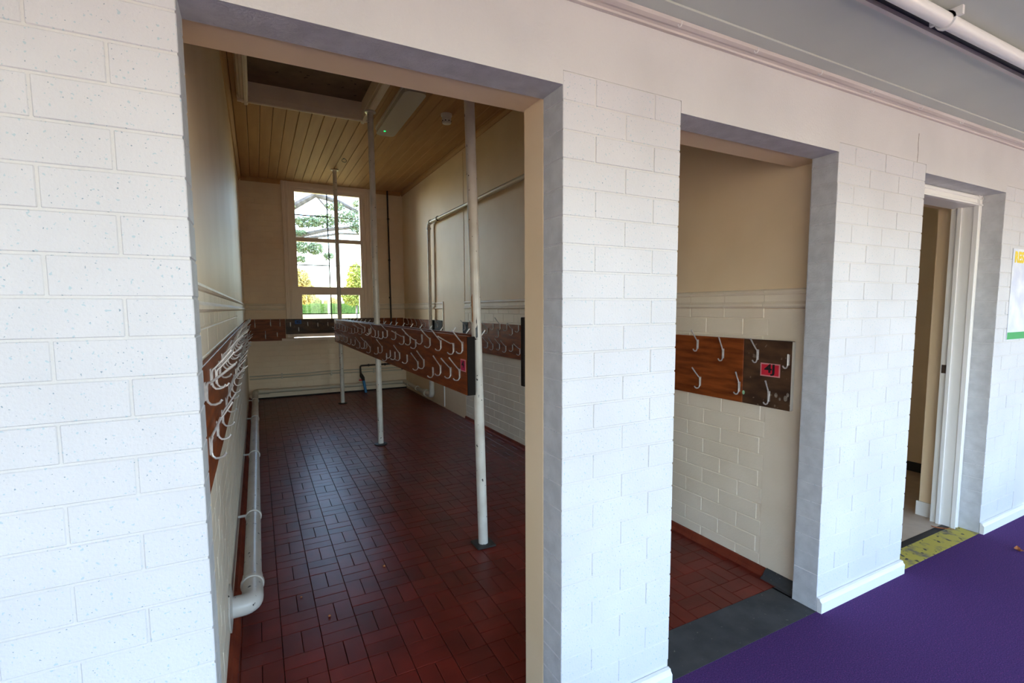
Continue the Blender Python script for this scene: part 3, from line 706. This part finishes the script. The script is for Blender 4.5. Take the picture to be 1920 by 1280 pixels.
for k in range(8):
    a=2*PI*k/8+.2
    build(MB().lathe([(.007,-.004),(.007,.004)],(2.02+.042*math.cos(a),3.46+.042*math.sin(a),3.12),8),'vent_hole',M['black'],sd)
hk=thing('ceiling_hook','tiny metal ring hook in the boarded ceiling near the far post','hook',(1.36,5.36,3.16))
build(MB().lathe([(.012,-.004),(.014,-.002),(.014,0)],(1.36,5.36,ZC),12),'rose',M['plate'],hk,True)
build(MB().tube([(1.36+.028*math.cos(a),5.36,3.165+.02*math.sin(a)) for a in [PI*.5+2*PI*k/14*.92 for k in range(15)]],.003,6),'ring',M['plate'],hk,True)
# hall pipe under the ceiling
hpp=thing('ceiling_pipe','glossy white pipe running under the hall ceiling with one clip','pipe',(2.5,-.42,2.13))
build(MB().tube([tilt(-3.1,-.41,2.158),tilt(2.3,-.42,2.158),tilt(8.1,-.46,2.158)],.02,20),'pipe_run',M['trim'],hpp,True)
ring(tilt(2.17,-.42,2.158),'x',.023,.006,'clip',M['trim'],hpp)
build(MB().box(2.164,2.176,-.46,-.38,2.166,2.192),'clip_plate',M['trim'],hpp)

# ------------------------------------------------------------------ right-hand doorway
door=bpy.data.objects.new('door_1',None); col.objects.link(door); door.location=(3.54,.12,0); WL[door.name]=Vector((3.54,.12,0)); struct(door,'white painted door frame set in the right doorway')
apf=[(0,0),(0,-.012),(.008,-.018),(.018,-.018),(.022,-.012),(.04,-.014),(.046,-.02),(.054,-.02),(.056,0)]
build(MB().prism(apf,lambda a,b,t:(O3R-.002-a,.112+b,t),0.001,ZT),'architrave',M['trim'],door)
build(MB().prism(apf,lambda a,b,t:(O3L+.002+a,.112+b,t),0.001,ZT),'architrave',M['trim'],door)
build(MB().prism(apf,lambda a,b,t:(t,.112+b,ZT-.002-a),O3L,O3R),'architrave',M['trim'],door)
build(MB().box(3.925,O3R,.112,.215,0,ZT),'lining',M['trim'],door)
build(MB().box(O3L,O3L+.06,.112,.215,0,ZT),'lining',M['trim'],door)
build(MB().box(O3L+.06,3.925,.112,.215,1.88,ZT),'lining',M['trim'],door)
build(MB().box(3.912,3.925,.165,.182,0.003,1.88),'door_stop',M['trim'],door)
build(MB().box(3.9225,3.9255,.187,.209,.92,.97),'strike_plate',M['pipe_d'],door)
nw=MB(); nw.box(3.985,5.1,.215,.30,0,2.4); nw.box(2.9,O3L,.215,.30,0,2.4); nw.box(O3L,3.985,.215,.3,1.9,2.4)
nw.box(O2R+.1,O3L,DG,.215,0,2.4); nw.box(O3R,5.1,DG,.215,0,2.4); nw.box(O3L,O3R,DG,.215,ZT,2.4)
struct(build(nw,'wall_store_front',M['cream']))
struct(build(MB().box(4.925,5.1,.30,3.2,0,2.4),'wall_store_right',M['cream']))
struct(build(MB().box(2.75,2.9,.30,3.2,0,2.4),'wall_store_left',M['cream']))
struct(build(MB().box(2.9,3.2,3.1,3.2,0,2.4).box(3.6,4.925,3.1,3.2,0,2.4).box(3.2,3.6,3.1,3.2,0,1.5).box(3.2,3.6,3.1,3.2,2.0,2.4),'wall_store_back',M['cream']))  # unseen window hole, added to let sky light into the store
struct(build(MB().box(2.75,5.1,.1,3.2,2.4,2.5),'ceiling',M['hall_ceil']))
struct(build(MB().box(4.911,4.925,.30,3.1,.002,.075),'baseboard_store',M['black']))
struct(build(MB().box(3.972,3.985,.218,.31,.002,.09),'baseboard_nib',M['trim']))

# ------------------------------------------------------------------ poster, leaves, crumbs
po=thing('poster','illustrated poster with yellow RES lettering on the white wall right of the doorway','poster',(4.31,-.001,1.12))
build(MB().box(4.127,4.49,-.003,-.0012,1.122,1.642),'sheet',M['poster'],po)
build(MB().box(4.132,4.486,-.0036,-.003,1.124,1.165),'ground_print',M['poster_g'],po)
put_text(text_mesh('RES',.082,M['poster_y'],.004,.0003),po,(4.215,-.0034,1.592),(PI/2,0,0))
def leaf(name,label,c,L,Wd,rot,curl,cat='leaf',mat='leaf'):
    mb=MB(); n=7; vs=[];fs=[]
    for i in range(n):
        t=i/(n-1); wdt=Wd*math.sin(PI*min(1,max(.04,t)))**.8*(1-.25*t)
        for s in (-1,0,1): vs.append((t*L-L/2, s*wdt*(1+.25*math.sin(9*t+s)), .003+curl*(2*t-1)**2+abs(s)*curl*.5))
    m=len(vs)
    vs+= [(x,y,z-.0012) for x,y,z in vs]
    for i in range(n-1):
        for s in (0,1):
            a=i*3+s; fs+= [(a,a+3,a+4,a+1),(m+a,m+a+1,m+a+4,m+a+3)]
    mb.add(vs,fs); mb.tube([(-L/2,0,.003+curl),(-L*.75,.004,.004+curl*1.2)],.0012,5)
    ca,sa=math.cos(rot),math.sin(rot)
    mb.v=[(c[0]+x*ca-y*sa,c[1]+x*sa+y*ca,max(c[2]+.0004,c[2]+z)) for x,y,z in mb.v]
    return tag(build(mb,name,M[mat],None,origin='base'),label,cat,'fallen leaves')
leaf('dry_leaf','curled orange dry leaf lying on the purple carpet',(3.896,-.192,0),.05,.02,.6,.012)
leaf('dry_leaf','long brown dry leaf lying across the yellow threshold',(3.845,.132,.003),.085,.012,2.2,.006)
def crumb(label,c,r):
    mb=MB(); mb.lathe([(r*.5,0),(r,r*.4),(r*.8,r),(r*.2,r*1.3)],c,7)
    mb.v=[(x+random.uniform(-.15,.15)*r,y+random.uniform(-.15,.15)*r,z) for x,y,z in mb.v]
    tag(build(mb,'crumb',M['leaf'],None,origin='base'),label,'crumb','crumbs on the tiles')
crumb('tiny pale crumb on the red tiles left of the near post',(.83,1.261,.0005),.007)
crumb('tiny brown crumb on the red tiles near the doorway',(.528,.96,.0005),.006)
crumb('tiny pale crumb on the red tiles by the pipe elbow',(.431,1.167,.0005),.005)

# ------------------------------------------------------------------ outside
struct(build(MB().add([(-300,7.3,-.15),(300,7.3,-.15),(300,420,-.15),(-300,420,-.15)],[(0,1,2,3)]),'ground',M['grass']),'sunlit mown lawn beyond the window')
struct(build(MB().add([(-60,-60,-.15),(60,-60,-.15),(60,-3.6,-.15),(-60,-3.6,-.15)],[(0,1,2,3)]),'ground',M['yard']),'paved yard beyond the hall windows')
def leaves(mb,c,r,n,size,rg):
    for _ in range(n):
        while True:
            p=Vector((rg.uniform(-1,1),rg.uniform(-1,1),rg.uniform(-1,1)))
            if .15<p.length<1: break
        q=Vector((c[0]+p.x*r[0],c[1]+p.y*r[1],c[2]+p.z*r[2])); s=size*rg.uniform(.6,1.3)
        a=Vector((rg.uniform(-1,1),rg.uniform(-1,1),rg.uniform(-1,1))).normalized(); b=a.orthogonal().normalized()
        mb.add([q-a*s,q+b*s*.6,q+a*s,q-b*s*.6],[(0,1,2,3)])
rg=random.Random(11)
h=MB()
for i in range(70):
    x=-20+i*1.05; hh=3.1+rg.uniform(-.15,.2)
    leaves(h,(x,150,hh*.5),(.9,.8,hh*.55),220,.16,rg)
hb=MB().box(-20,54,149.6,150.4,-.15,2.9)
hedge=thing('hedge','long clipped green hedge at the far edge of the lawn','hedge',(17,150,-.15))
build(hb,'inner_growth',M['hedge'],hedge); lf=build(h,'foliage',M['hedge'],hedge); lf['kind']='stuff'
def tree(name,label,base,h_,limbs,blobs,mat,size,trunk=.25,group='trees beyond the lawn'):
    t=thing(name,label,'tree',base,group)
    tk=MB().tube([base,(base[0]+.1,base[1],base[2]+h_*.5),(base[0],base[1],base[2]+h_)],[trunk,trunk*.8,trunk*.35],9)
    build(tk,'trunk',M['bark'],t,True)
    for lp,r0 in limbs: build(MB().tube(lp,[r0*(1-.75*i/(len(lp)-1)) for i in range(len(lp))],7),'limb',M['bark'],t,True)
    f=MB()
    for c,r,n in blobs: leaves(f,c,r,int(n*2.2),size,rg)
    o=build(f,'foliage',mat,t); o['kind']='stuff'
    return t
tree('parkland_tree','large grey-green tree with spreading limbs across the upper window panes',(-1.2,25,-.15),9.5,
  [([(-1.2,25,4.6),(.6,25,5.6),(2.1,25,6.25),(3.1,25,6.9),(4.2,25,6.65),(5.4,25,6.1),(6.4,25,5.3)],.22),
   ([(-1.2,25,3.6),(.8,25,4.4),(2.2,25,4.85),(3.6,25,5.25),(5.2,25,5.5),(6.6,25,5.6)],.17),
   ([(-1.2,25,3.4),(.9,25,4.2),(2.4,25,4.72),(4.2,25,5.1),(6,25,5.15)],.13),
   ([(3.1,25,6.9),(3.6,25,6.3),(3.9,25,5.9)],.05),([(-1.2,25,5.6),(1,25.5,7.6),(4,25.4,8.4)],.14)],
  [((2.6,25,5.55),(.75,.6,.25),240),((3.5,25.2,5.7),(.7,.6,.35),220),((4.7,25,5.9),(.7,.6,.4),220),((5.2,25,5.4),(.6,.5,.25),160),
   ((2.4,25,4.35),(.35,.4,.35),150),((3.0,25,4.3),(.4,.4,.3),170),((3.6,25,3.95),(.25,.3,.2),60),((2.3,25,3.75),(.3,.3,.15),50),
   ((4.0,25,6.4),(.5,.5,.2),110),((5.3,25,6.6),(.5,.5,.25),120),((.5,25,6.5),(1.8,1.5,1.2),600),((4,25.4,8.6),(2,1.5,.7),500),((2.3,25,5.0),(.4,.4,.15),90)],M['fol_g'],.075,.42)
tree('autumn_tree','yellow-orange autumn tree behind the lower left window panes',(5.6,75,-.15),5.5,[],
  [((5.6,75,4.6),(1.9,1.6,2.6),1500),((6.6,75,3.6),(1.5,1.4,1.6),700),((4.6,75,6.2),(1.2,1.2,1.2),400)],M['fol_y'],.2,.2)
tree('young_tree','pale yellow-green tree behind the lower right window panes',(13.6,75,-.15),6.5,[],
  [((13.6,75,5.2),(1.3,1.2,3.0),1000),((13.2,75,3.4),(1.7,1.4,1.7),800)],M['fol_lg'],.2,.16)
for i,(x,z,m_) in enumerate(((10,5.2,'fol_y'),(16,5.6,'fol_lg'),(22,5.3,'fol_y'),(28.2,5.6,'fol_g'))):
    tree('garden_tree',('low golden tree rising behind the hedge, leftmost','pale green tree rising behind the hedge beside the white pole','golden tree behind the hedge to the right of the white pole','grey-green tree behind the hedge at the right window edge')[i],(x,165,-.15),z*.7,[],[((x,165,z*.62),(2.8,2,z*.36),700)],M[m_],.3,.3)
pl=MB().tube([(18.7,148,-.15),(18.7,148,5.2)],[.28,.22],10)
tag(build(pl,'white_pole',M['trim'],None,True,'base'),'white pole standing in front of the far hedge','pole')
